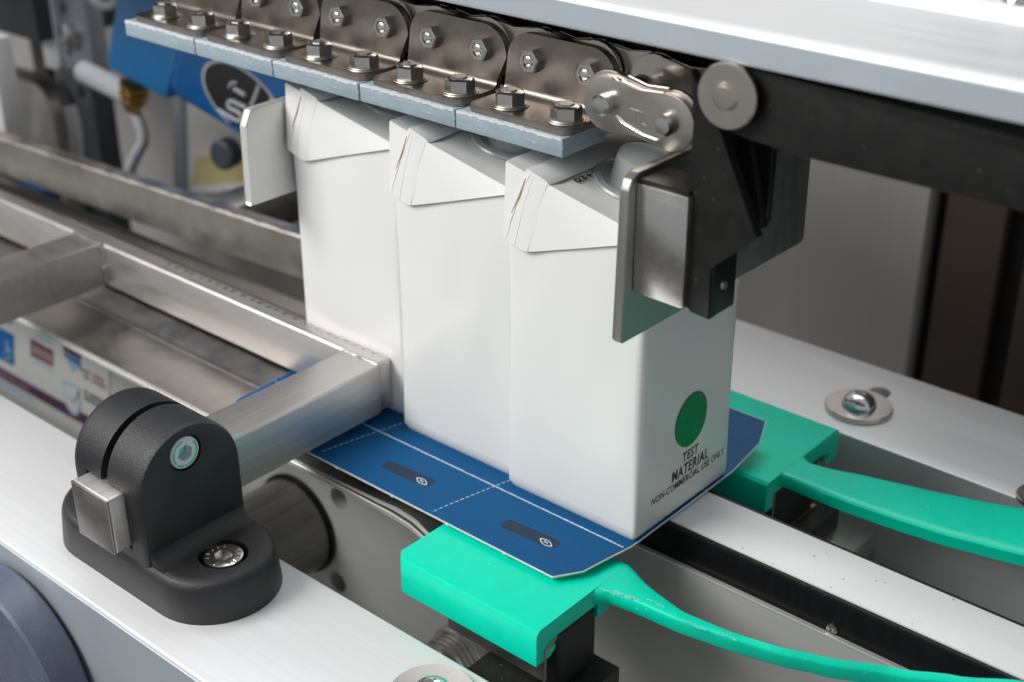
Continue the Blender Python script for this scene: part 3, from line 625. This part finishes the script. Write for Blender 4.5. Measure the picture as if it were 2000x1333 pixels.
def guide(name, label, near):
    t = thing(name, label, 'guide shoe', (-38, -40 if near else 125, -22), 'green flap folding guides either side of the belt')
    if near:
        prism_pts = shoe_section(-71.5, -2.0, 1); xa, xb = -79.5, 3.0
    else:
        prism_pts = shoe_section(156.0, 86.0, -1); xa, xb = -79.5, 15.5
    bm = prism(new(), prism_pts, 'x', xa, xb)
    if near:   # bevelled left corner
        bmesh.ops.bisect_plane(bm, geom=bm.verts[:]+bm.edges[:]+bm.faces[:], plane_co=(-79.5, -67, 0), plane_no=(-1, -0.9, 0), clear_outer=True)
        bmesh.ops.holes_fill(bm, edges=[e for e in bm.edges if len(e.link_faces) == 1])
    obj('shoe', bm, GREEN, t, sharp=36)
    rows = []
    if near:
        #        x : y_inner z_inner  y_outer z_outer  thickness
        K = [(-8, -8.0, -4.25, -36.5, -4.25), (3, -8.0, -4.25, -34.5, -4.25), (8, -10.0, -4.25, -29.8, -4.3), (14, -13.0, -4.2, -28.6, -4.4), (22, -16.0, -4.2, -27.2, -4.6), (40, -19.6, -4.6, -25.6, -5.4), (60, -17.8, -5.0, -21.2, -6.5), (80, -13.2, -5.2, -15.6, -7.6), (98, -6.4, -5.2, -8.4, -8.2), (124, 5.2, -4.4, 3.4, -7.6), (147, 9.0, 2.0, 7.2, -1.2), (171, 12, 10.8, 10.2, 7.6), (320, 20, 62, 18.2, 59)]
        for x in [-8, -4, 0, 3, 5, 7, 9, 12, 15]+list(range(19, 321, 5)):
            yi, zi, yo, zo = interp(K, x); th = 8.6
            dirv = Vector((0, yo-yi, zo-zi)).normalized()
            k = min(1, max(0, (x-20)/60)); dn = Vector((0, 0.10+0.15*k, -1)).normalized()*th
            ip, op = Vector((x, yi, zi)), Vector((x, yo, zo))
            rows.append((ip, op, op+dn, ip+dn+Vector((0, 4*k, 0))))
    else:
        K = [(2, 96.0, -4.25, 122, -4.25), (15.5, 98.5, -4.25, 121.0, -4.25), (20, 98.8, -4.25, 117.4, -4.25), (30, 98.5, -4.3, 119.2, -4.3), (49, 99.0, -4.7, 126, -4.4), (72, 101.5, -5.2, 132.9, -4.6), (95, 105.0, -5.6, 140.5, -5.0), (116, 110.5, -6, 148.7, -5), (160, 124, -7, 166, -5), (320, 150, -12, 208, -5)]
        for x in [2, 8, 13, 15.5, 17, 19, 22]+list(range(26, 321, 6)):
            yi, zi, yo, zo = interp(K, x); ip, op = Vector((x, yi, zi)), Vector((x, yo, zo)); dn = Vector((0, -0.0, -8.2))
            rows.append((ip, op, op+dn, ip+dn))
    bm = new(); ribbon(bm, rows); obj('arm', bm, GREEN, t, sharp=50)
    if near:
        rg = random.Random(4); bm = new()
        for (xa, ya, L_, w_) in ((5, -30.6, 7, 0.5), (10, -28.4, 9, 0.7), (17, -27.2, 6, 0.4), (24, -23.5, 9, 0.35), (43, -24.6, 11, 0.4), (58, -21.2, 9, 0.35)):
            q = [(xa+L_*i/7, ya+rg.uniform(-.35, .35)+(0.05*L_*i/7), rg.uniform(.3, 1)*w_) for i in range(8)]
            z_ = lambda x: -4.05 if x < 22 else -4.05-(x-22)*0.033
            for (xa_, ya_, wa), (xb_, yb_, wb) in zip(q, q[1:]): bm.faces.new([bm.verts.new(p) for p in ((xa_, ya_-wa, z_(xa_)), (xb_, yb_-wb, z_(xb_)), (xb_, yb_+wb, z_(xb_)), (xa_, ya_+wa, z_(xa_)))])
        o = obj('scuff_mark', bm, mat('pale_green_scuff', (0.35, 0.72, 0.62), 0.6, 0, 0.4, 900), t); o['kind'] = 'stuff'
        # stainless clip and black insert
        obj('clip', loft(new(), [[(x, -66.5, -33), (x, -66.5, -15.8), (x, -62.6, -14.2), (x, -59.5, -14.2), (x, -58.9, -15.2), (x, -62.0, -16.4), (x, -65.3, -17), (x, -65.3, -33)] for x in (-52, 3.4)]), SS_B, t)
        obj('insert', box(new(), -14, 4.4, -58.8, -32.0, -43.8, -13.6, 2.6, 4), BLK_T, t)
    else:
        obj('clip', loft(new(), [[(x, 96, -45), (x, 94, -43), (x, 94, -15), (x, 95.4, -14), (x, 95.4, -42), (x, 97, -43.6), (x, 140, -43.6), (x, 140, -45)] for x in (-60, 15.2)]), SS_B, t)
        obj('insert', box(new(), -60, 14.4, 97.6, 139, -43, -13.6, 1.6, 3), BLK_T, t)
    return t
guide('green_guide', 'bright green plastic guide shoe under the blue card at the front', True)
guide('green_guide', 'darker green plastic guide shoe behind the cartons by the back beam', False)
t = thing('support_block', 'blackened steel block under the front green guide', 'metal block', (-12, -60, -80))
obj('block', box(new(), -37, 13.8, -118, -27, -80, -44.6, 0.6), BLK_ST, t)
t = thing('support_block', 'dark steel block under the rear green guide', 'metal block', (-10, 120, -80))
obj('block', box(new(), -60, 24, 64, 150, -80, -45.8, 0.6), BLK_ST, t)
t = thing('cross_plate', 'grey steel plate below the rear green guide', 'machine plate', (100, 120, -100))
obj('plate', box(new(), -300, 300, 62.5, 176, -106, -98), PLATE, t)
obj('bright_bar', box(new(), -20, 42, 118, 160, -80, -58, 0.8), SS_N, t)

# ------------------------------------------------------------------ pressing chain
def bracket():
    # plate edges for the link nearest to the camera: pad x -103.3..-44.3
    t = thing('chain_bracket', 'x', 'chain bracket', (-73.8, 15, 170), 'pressing brackets bolted along the chain')
    xa, xb = -103.2, -44.3
    bm = box(new(), xa, xb, 0, 29, 170, 178, 0.5, 2)
    es = [e for e in bm.edges if e.calc_length() > 12]
    obj('pad', bm, PAD, t)
    # rubbed white rim on the top front edge
    rr = random.Random(11); b2 = new(); x = xa+0.4
    while x < xb-1.5:
        L_ = rr.uniform(0.8, 3.2); box(b2, x, min(x+L_, xb-0.4), -0.12, 1.6+rr.uniform(-.6, .9), 177.6-rr.uniform(0, 0.7), 178.12); x += L_*0.92
    o = obj('frayed_rim', b2, CARD, t); o['kind'] = 'stuff'
    px0, px1, yf, yv, z0, th, R = -99.6, -44.6, 3.0, 28.0, 178.2, 3.0, 3.6
    def xcl(d):   # rounded front corners of the foot
        r = 4.0
        return r-math.sqrt(max(0, r*r-(r-d)**2)) if d < r else 0.0
    secs = []
    for d in (0.0, 0.25, 0.7, 1.4, 2.4, 4.0): secs.append((yf+d, xcl(d), 0, z0, z0+th))
    prof = [(s[0], s[1], s[3], s[4]) for s in secs]
    bm = new(); rings = [[(px0+i, y, za), (px0+i, y, zb), (px1-i, y, zb), (px1-i, y, za)] for y, i, za, zb in prof]
    # bend: inside radius R between foot and upright
    cy, cz = yv-R, z0+th+R
    for k in range(0, 7):
        a = math.radians(-90+90*k/6); ci, co = R, R+th
        rings.append([(px0, cy+co*math.cos(a), cz+co*math.sin(a)), (px0, cy+ci*math.cos(a), cz+ci*math.sin(a)), (px1, cy+ci*math.cos(a), cz+ci*math.sin(a)), (px1, cy+co*math.cos(a), cz+co*math.sin(a))])
    ztop, rc = 208.8, 13.0
    for k in range(0, 8):
        a = math.radians(90*k/7); z = ztop-rc+rc*math.sin(a); i = rc-rc*math.cos(a)
        rings.append([(px0+1.6+i, yv+th, z), (px0+1.6+i, yv, z), (px1+5.6-i, yv, z), (px1+5.6-i, yv+th, z)])
    loft(bm, rings)
    obj('angle_plate', bm, NICKEL, t, sharp=40)
    for x in (-83.2, -52.6):
        b = obj('bolt', hexnut(new(), (x, 12.6, 182.4), (0, 0, 1), 6.7, 5.6, 1.0, random.uniform(0, 1), 3.4, -0.6), SS_N, t)
        obj('stud', lathe(new(), [(0, 0), (3.0, 0), (3.0, 1.0), (2.2, 1.4), (2.0, 0.9), (0, 0.8)], (x, 12.6, 187.2), n=20), SS_B, b)
        obj('lock_washer', lathe(new(), [(0, 0), (8.0, 0), (8.2, 0.3), (8.0, 0.6), (7.4, 0.65), (7.4, 1.0), (7.2, 1.3), (0, 1.3)], (x, 12.6, 181.2), n=32), SS_B, b)
        p = obj('pin_nut', hexnut(new(), (x, 28.1, 197.6), (0, -1, 0), 5.6, 4.2, 1.0, random.uniform(0, 1), 3.3, 0.9), SS_N, t)
        obj('pin_end', lathe(new(), [(0, 0), (2.6, 0), (2.6, 0.9), (1.8, 1.4), (0, 1.5)], (x, 24.9, 197.6), (0, -1, 0), 20), SS_N, p)
    return t
b0 = bracket()
labs = ['rightmost chain bracket, its upright half behind the shiny link', 'chain bracket second from the shiny link', 'middle chain bracket of five, blue glint on its upright', 'chain bracket second from the far left end of the chain', 'leftmost chain bracket, overhanging the blue printer']
b0['label'] = labs[0]
for i in range(1, 5):
    c = copy_tree(b0); c['label'] = labs[i]
    c.location = b0.location+Vector((-0.0596*i, random.uniform(-.0005, .0005), 0)); c.rotation_euler = (0, 0, random.uniform(-.006, .006))

def fig8(cx0, cx1, z0, z1, R, waist, n=14):
    """outline of a roller chain side plate between two pins"""
    d = Vector((cx1-cx0, z1-z0)); L_ = d.length; d.normalize(); nn = Vector((-d.y, d.x)); P_ = []
    for sgn, c_ in ((1, Vector((cx1, z1))), (-1, Vector((cx0, z0)))):
        for i in range(n+1):
            a = math.radians(-118+236*i/n); P_.append(c_+d*sgn*R*math.cos(a)+nn*sgn*R*math.sin(a))
        # waist
        s = (1 if sgn == 1 else -1)
        m_ = Vector(((cx0+cx1)/2, (z0+z1)/2)); P_.append(m_+nn*s*waist)
    return [tuple(p) for p in P_]
t = thing('roller_chain', 'hidden roller chain, its pale link plates showing between the bracket tops', 'chain', (-200, 40, 197))
for i in range(10):
    xa = -52.6-30*i-30; 
    if i % 2 == 1: continue
    obj('link_plate', prism(new(), fig8(xa+30-30, xa+30+0, 197.6, 197.6, 13, 10), 'y', 35.5, 37.5, 0.4), NICKEL_L, t)
for i in range(5):
    xa = -52.6-60*i
    obj('link_plate', prism(new(), fig8(xa-60+0, xa-30+0, 197.6, 197.6, 13.2, 11), 'y', 32.2, 34.4, 0.4), NICKEL_L, t)
    obj('link_plate', prism(new(), fig8(xa-30.6, xa, 197.6, 197.6, 13.2, 11), 'y', 31.6, 33.4, 0.4), NICKEL_L, t)
obj('link_plate', prism(new(), fig8(-52.6, -22.2, 197.8, 198, 12.6, 10), 'y', 34.2, 36.4, 0.5), NICKEL_L, t)
obj('link_plate', prism(new(), fig8(-22.2, 8, 198, 196.5, 12.6, 10), 'y', 31.0, 33.2, 0.5), NICKEL_L, t)
t = thing('chain_guide', 'black rail above the chain, under the aluminium cover', 'rail', (-100, 60, 176))
obj('rail', box(new(), -900, 30, 40, 84, 178, 226, 1), BLK_G, t)
obj('rail', box(new(), -900, 300, 34, 84, 212, 226.6, 1), BLK_G, t)

t = thing('master_link', 'shiny nickel chain link with two pin heads before the black holder', 'chain link', (-8, 5, 197))
bm = prism(new(), fig8(-22.6, 7.6, 197.6, 196.0, 11.2, 8.6), 'y', -0.6, 1.6, 0.5, 2, True); obj('side_plate', bm, NICKEL_L, t, sharp=40)
bm = prism(new(), fig8(-22.2, 8.2, 198.2, 196.2, 12.2, 9.4), 'y', 2.0, 4.4, 0.5, 2, True); obj('side_plate', bm, NICKEL_L, t, sharp=40)
for x, z in ((-22.6, 197.6), (7.6, 196.0)):
    obj('pin', lathe(new(), [(0, 0), (4.3, 0), (4.3, 38), (4.3, 40.2), (3.2, 41.6), (0, 41.9)], (x, 36, z), (0, -1, 0), 26), SS_N, t)
    for y in (24, 10): obj('bush', lathe(new(), [(4.3, 0), (6.2, 0), (6.2, 7), (4.3, 7)], (x, y, z), (0, -1, 0), 24), SS_N, t)
tube_b = new(); tube(tube_b, [(-17.5, -0.8, 193.6), (-14, -0.9, 191.6), (-4, -0.9, 189.0), (2.8, -0.9, 188.4), (4.6, -0.9, 189.4)], 0.42, 8); obj('spring_clip_edge', tube_b, CHROME, t)
obj('stamped_mark', text_bm('TL', 7.5, 5.0, lambda u, v, wv: (-10.5+u, -0.62-wv, 193.2+v-0.1*u), -0.0, 0.12), NICKEL_L, t)

# ------------------------------------------------------------------ pushers
t = thing('pusher_plate', 'bare pale steel pusher plate behind the rearmost carton', 'pusher', (-232, 20, 104))
bm = prism(new(), [(-13.0, 106.5), (-14.5, 105), (60, 104.5), (60, 154), (-7.5, 154), (-9.5, 153.2), (-13.0, 146)], 'x', -236.4, -231.6, 0.8, 3)
obj('plate', bm, mat('pale_satin_steel', (0.72, 0.71, 0.69), 0.42, 0.55, 0.06, 80, (1, 1, 1), 0.1, 700, None, 0.06), t)
t = thing('flight_pusher', 'steel pusher plate on a black moulded holder pressing the front carton', 'pusher', (25, 20, 110))
bm = prism(new(), [(-24.4, 112.5), (-23, 110.8), (113.5, 109.6), (116, 111), (114.5, 178), (112, 180.5), (-16, 180.5), (-20.6, 178.6), (-22.4, 174.5)], 'x', 1.4, 6.0, 0.7, 3)
obj('plate', bm, mat('satin_steel', (0.36, 0.36, 0.35), 0.45, 0.95, 0.08, 60, (2, 2, 0.4), 0.12, 800, (2, 2, 0.2), 0.08), t)
bm = box(new(), 6.1, 29.6, -18.2, 0.5, 131.5, 177.0, 0.9, 2); obj('spacer', bm, SS_N, t); obj('spacer_dark_reflection', box(new(), 6.6, 29.0, -17.0, 0.4, 177.1, 178.6, 0.3), BLK, t)  # black sheet added for the dark reflection on the spacer's top
bm = new(); W1 = [(28.2, 133.5), (29.4, 131.4), (32, 129.8), (40, 129.2), (38.6, 150.5), (57.6, 167.4), (39.2, 203.5), (33.8, 212), (25.2, 223.2), (27.8, 205)]
prism(bm, W1, 'y', -15.2, -10.6, 0.6); obj('web', bm, BLK, t)
bm = box(new(), 30.4, 40.0, -14.6, 2.2, 129.4, 151.6, 0.8); obj('foot', bm, BLK, t)
bm = prism(new(), [(34, 178), (46, 160), (47.5, 162), (36, 205)], 'y', 6, 10, 0.6); obj('rib', bm, BLK, t)
bm = box(new(), 28.4, 33.0, -11, 20, 150, 208, 0.8); obj('spine', bm, BLK, t)
bm = prism(new(), [(33, 150), (44, 160), (44.5, 208), (33, 208)], 'y', 14, 18, 0.8); obj('web', bm, BLK, t)
bm = prism(new(), [(33, 208), (33, 152), (36, 152), (36, 208)], 'y', 18.2, 20, 0.4); obj('rib', bm, BLK, t)
obj('dowel', lathe(new(), [(0, 0), (2.0, 0), (1.6, 0.8), (0, 0.9)], (40.0, -6.6, 141), (1, 0, 0), 14), SS_B, t)
t = thing('link_bar', 'long black bar running right from a flat round pin', 'chain bar', (42, -8, 200))
bm = prism(new(), [(36, 203), (36, 226), (42, 228.3), (50, 227.2), (420, 213), (420, 200.6), (64, 200.6), (52, 203)], 'y', -13.0, 2.0, 0.8); obj('bar', bm, BLK, t)
bm = lathe(new(), [(0, 0), (11.6, 0), (12.0, 0.5), (12.0, 2.0), (11.4, 2.7), (5.2, 2.7), (4.8, 3.5), (3.8, 4.4), (0, 4.5)], (42.3, -15.3, 217.3), (0, -1, 0), 44); obj('pin_disc', bm, NICKEL_L, t)

obj('pin_end', lathe(new(), [(0, 0), (5.5, 0), (5.5, 1.2), (0, 1.4)], (86.5, 2.2, 205.6), (0, -1, 0), 24), NICKEL_L, t)
# ------------------------------------------------------------------ aluminium cover beam above the chain
t = thing('cover_beam', 'wide satin aluminium cover beam across the top right', 'beam', (0, 30, 229))
pr_ = [(-15, 228.8), (-15, 238.6), (-14.2, 240.2), (-12.6, 241.2), (49, 241.2), (50.6, 241.8), (53, 245.4), (55, 246), (130, 246), (130, 229.5)]
obj('profile', prism(new(), pr_, 'x', -900, 420), COVER, t, sharp=20)
obj('fascia', prism(new(), [(-15.5, 229.6), (-15.5, 238.4), (-14.9, 238.4), (-14.9, 229.6)], 'x', -900, 420), ALU_REFL, t)  # thin added strip carrying the painted blue reflection
dome_screw(t, (109, 62, 246), 6.5, 4.5, 2.6, CHROME)

# ------------------------------------------------------------------ blurred things behind on the left
t = thing('inkjet_printer', 'blue inkjet coder head with black oval badge behind the chain', 'printer', (-480, 170, 50))
bm = prism(new(), [(-534, 64), (-401, 41), (-332, 30), (-330, 112), (-420, 152), (-503.4, 126)], 'y', 149.6, 215, 12, 6); obj('housing', bm, P_BLUE, t, sharp=50)
bm = prism(new(), [(-602, 73.5), (-596, 70), (-530, 60.5), (-492, 132), (-560, 150), (-574, 128)], 'y', 150.5, 214, 16, 7); obj('end_cap', bm, P_BLUE_LIT, t, sharp=50)
el = lambda k, n=40: [(-441+42*k*math.cos(a)*1.0-6*k*math.sin(a), 78+25*k*math.sin(a)-4*k*math.cos(a)) for a in [2*math.pi*i/n for i in range(n)]]
def clipz(P_): return [(x, max(z, 60.5-0.055*(x+480))) for x, z in P_]
bd = obj('badge', prism(new(), clipz(el(1.0)), 'y', 149.2, 150.4), CABLE, t, label='black oval badge with silver rim'); bd['label'] = 'black oval badge with a grey rim'
obj('badge_face', prism(new(), clipz(el(0.93)), 'y', 148.9, 149.4), INK, bd)
def strokes(P_, r=1.5): b = new(); tube(b, spline([(x, 148.6, z) for x, z in P_], 5), r, 8); obj('badge_lettering', b, S_LBLU if False else CABLE, bd)
strokes([(-467.8, 66.8), (-447.3, 63.2), (-441.9, 66.6), (-445, 69.4), (-454.0, 70.6), (-456.2, 72.9), (-451.7, 76.1), (-436.1, 74.4)])
strokes([(-420.8, 93.5), (-425, 86), (-431.0, 77.1)]); strokes([(-453.1, 85.4), (-450.5, 88.8), (-444.1, 90.6)], 1.1); strokes([(-447.5, 85.6), (-436.3, 83.3)])
obj('yellow_mark', prism(new(), [(-414, 79), (-398, 74), (-396, 84), (-410, 88)], 'y', 148.4, 148.8), YEL, bd)
gl = obj('cable_gland', lathe(new(), [(0, 0), (11.5, 0), (11.5, 4), (9.2, 4.6), (9.2, 6), (11.2, 6.6), (11.2, 10.5), (8.6, 11.4), (8.6, 13), (10, 14), (8, 20), (6, 24), (0, 24)], (-585, 163, 60), (-0.32, 0, -1), 12), BRASS, t, sharp=25)
obj('cable', tube(new(), spline([(-594, 164, 38), (-588, 165, 26), (-587, 165, 14), (-595, 165, 4), (-606, 166, -8), (-626, 168, -34)], 8), 4.6), CABLE, t)
obj('pipe', tube(new(), [(-658, 166, 54.5), (-610, 166, 48.5), (-588, 168, 46)], 8.5, 20), CABLE, t)
obj('knob', lathe(new(), [(0, 0), (11, 0), (11, 10), (9, 12), (0, 12)], (-486.7, 170, 26.6), (0.2, -1, 0), 24), SLATE, t)
t = thing('paper_notice', 'pale sheet with yellow printing on the wall behind the printer', 'notice', (-630, 250, -120))
obj('sheet', prism(new(), [(-676, -79), (-560, -50), (-560, 40), (-660, 40)], 'y', 262, 264), WHITE_P, t)
obj('print_block', prism(new(), [(-668, -70), (-589, -47), (-585, -18), (-657, -42)], 'y', 261.4, 261.8), YEL, t)
obj('edge_post', prism(new(), [(-690, -84), (-674, -78), (-658, 40), (-672, 40)], 'y', 258, 275, 1), GALV, t)
t = thing('black_trough', 'dark gap and cross bar behind the rear frame', 'cross bar', (-360, 200, -20))
obj('bar', box(new(), -620, -300, 226, 262, -90, -62, 1), SS_B, t)
obj('backing', box(new(), -420, -200, 180, 190, -140, -20), BLK_G, t)
t = thing('slate_housing', 'dark slate box corner in the top left of the frame', 'housing', (-860, 190, 60))
obj('box', box(new(), -1010, -744, 182, 320, 58.0, 260, 2), SLATE, t)
t = thing('white_post', 'white upright post at the left edge', 'post', (-690, 90, -20))
obj('post', box(new(), -760, -672, 100, 118, -19, 90, 1.5), WHITE_P, t)
obj('foot', box(new(), -760, -640, 92, 120, -34, -22.5, 1), P_BLUE, t)
t = thing('zinc_bracket', 'blue grey metal bracket with one hexagon bolt, top left', 'bracket', (-725, 205, 20))
obj('plate', booled(box(new(), -742, -697, 200, 216, 34, 120, 1.5), [lathe(new(), [(0, 0), (5, 0), (5, 14), (0, 14)], (-729, 192, 86), (0, 1, 0), 20), lathe(new(), [(0, 0), (5, 0), (5, 14), (0, 14)], (-729, 192, 50), (0, 1, 0), 20)]), GALV, t)
obj('side', prism(new(), [(-766, 31), (-748, 31), (-742.5, 37), (-742.5, 118), (-766, 118)], 'y', 197, 216, 1.2), ALU, t)
obj('bolt', hexnut(new(), (-719, 200, 66), (0, -1, 0), 11, 8, 1.5, 0.4), SS_N, t)
t = thing('dark_upright', 'dark upright post under the zinc bracket', 'post', (-790, 245, -300))
obj('post', box(new(), -822, -770, 240, 262, -330, 24, 1), SLATE, t)
obj('hole', lathe(new(), [(0, 0), (6, 0), (6, 1), (0, 1)], (-786, 240, -4), (0, -1, 0), 20), INK, t)
t = thing('brown_upright', 'pale brown upright post behind the silver rounded cover', 'post', (-880, 275, -300))
obj('post', box(new(), -876, -846, 272, 290, -330, 120, 1), WALL_B, t)
obj('rail', box(new(), -930, -906, 280, 290, -330, 120, 1), WALL_R, t)
t = thing('curved_cover', 'silver sheet cover with a rounded top behind the white post', 'metal cover', (-830, 225, -120))
pc = [(-880, -8), (-880, 2.5)]+[(-826+30*math.sin(math.radians(90*i/8)), -27+29*math.cos(math.radians(90*i/8))) for i in range(0, 9)]+[(-797, -150), (-880, -150)]
obj('sheet', prism(new(), pc, 'y', 215, 236, 1.0, 2, True), SS_B, t, sharp=40)
t = thing('white_hose', 'short white hose rising behind the rear frame', 'hose', (-725, 190, -60))
obj('hose', tube(new(), spline([(-727, 191, 6), (-722.5, 190, -6), (-721, 189, -20), (-723, 189, -34), (-728, 189, -60)], 6), 5.5), WHITE_P, t)
t = thing('clear_tube', 'thin clear plastic tube looping in at the top edge', 'hose', (-700, 200, 110))
obj('tube', tube(new(), spline([(-700, 200, 124), (-690, 199, 104), (-668, 198, 98), (-652, 198, 104), (-644, 198, 124)], 8), 3.2), CAPM, t)
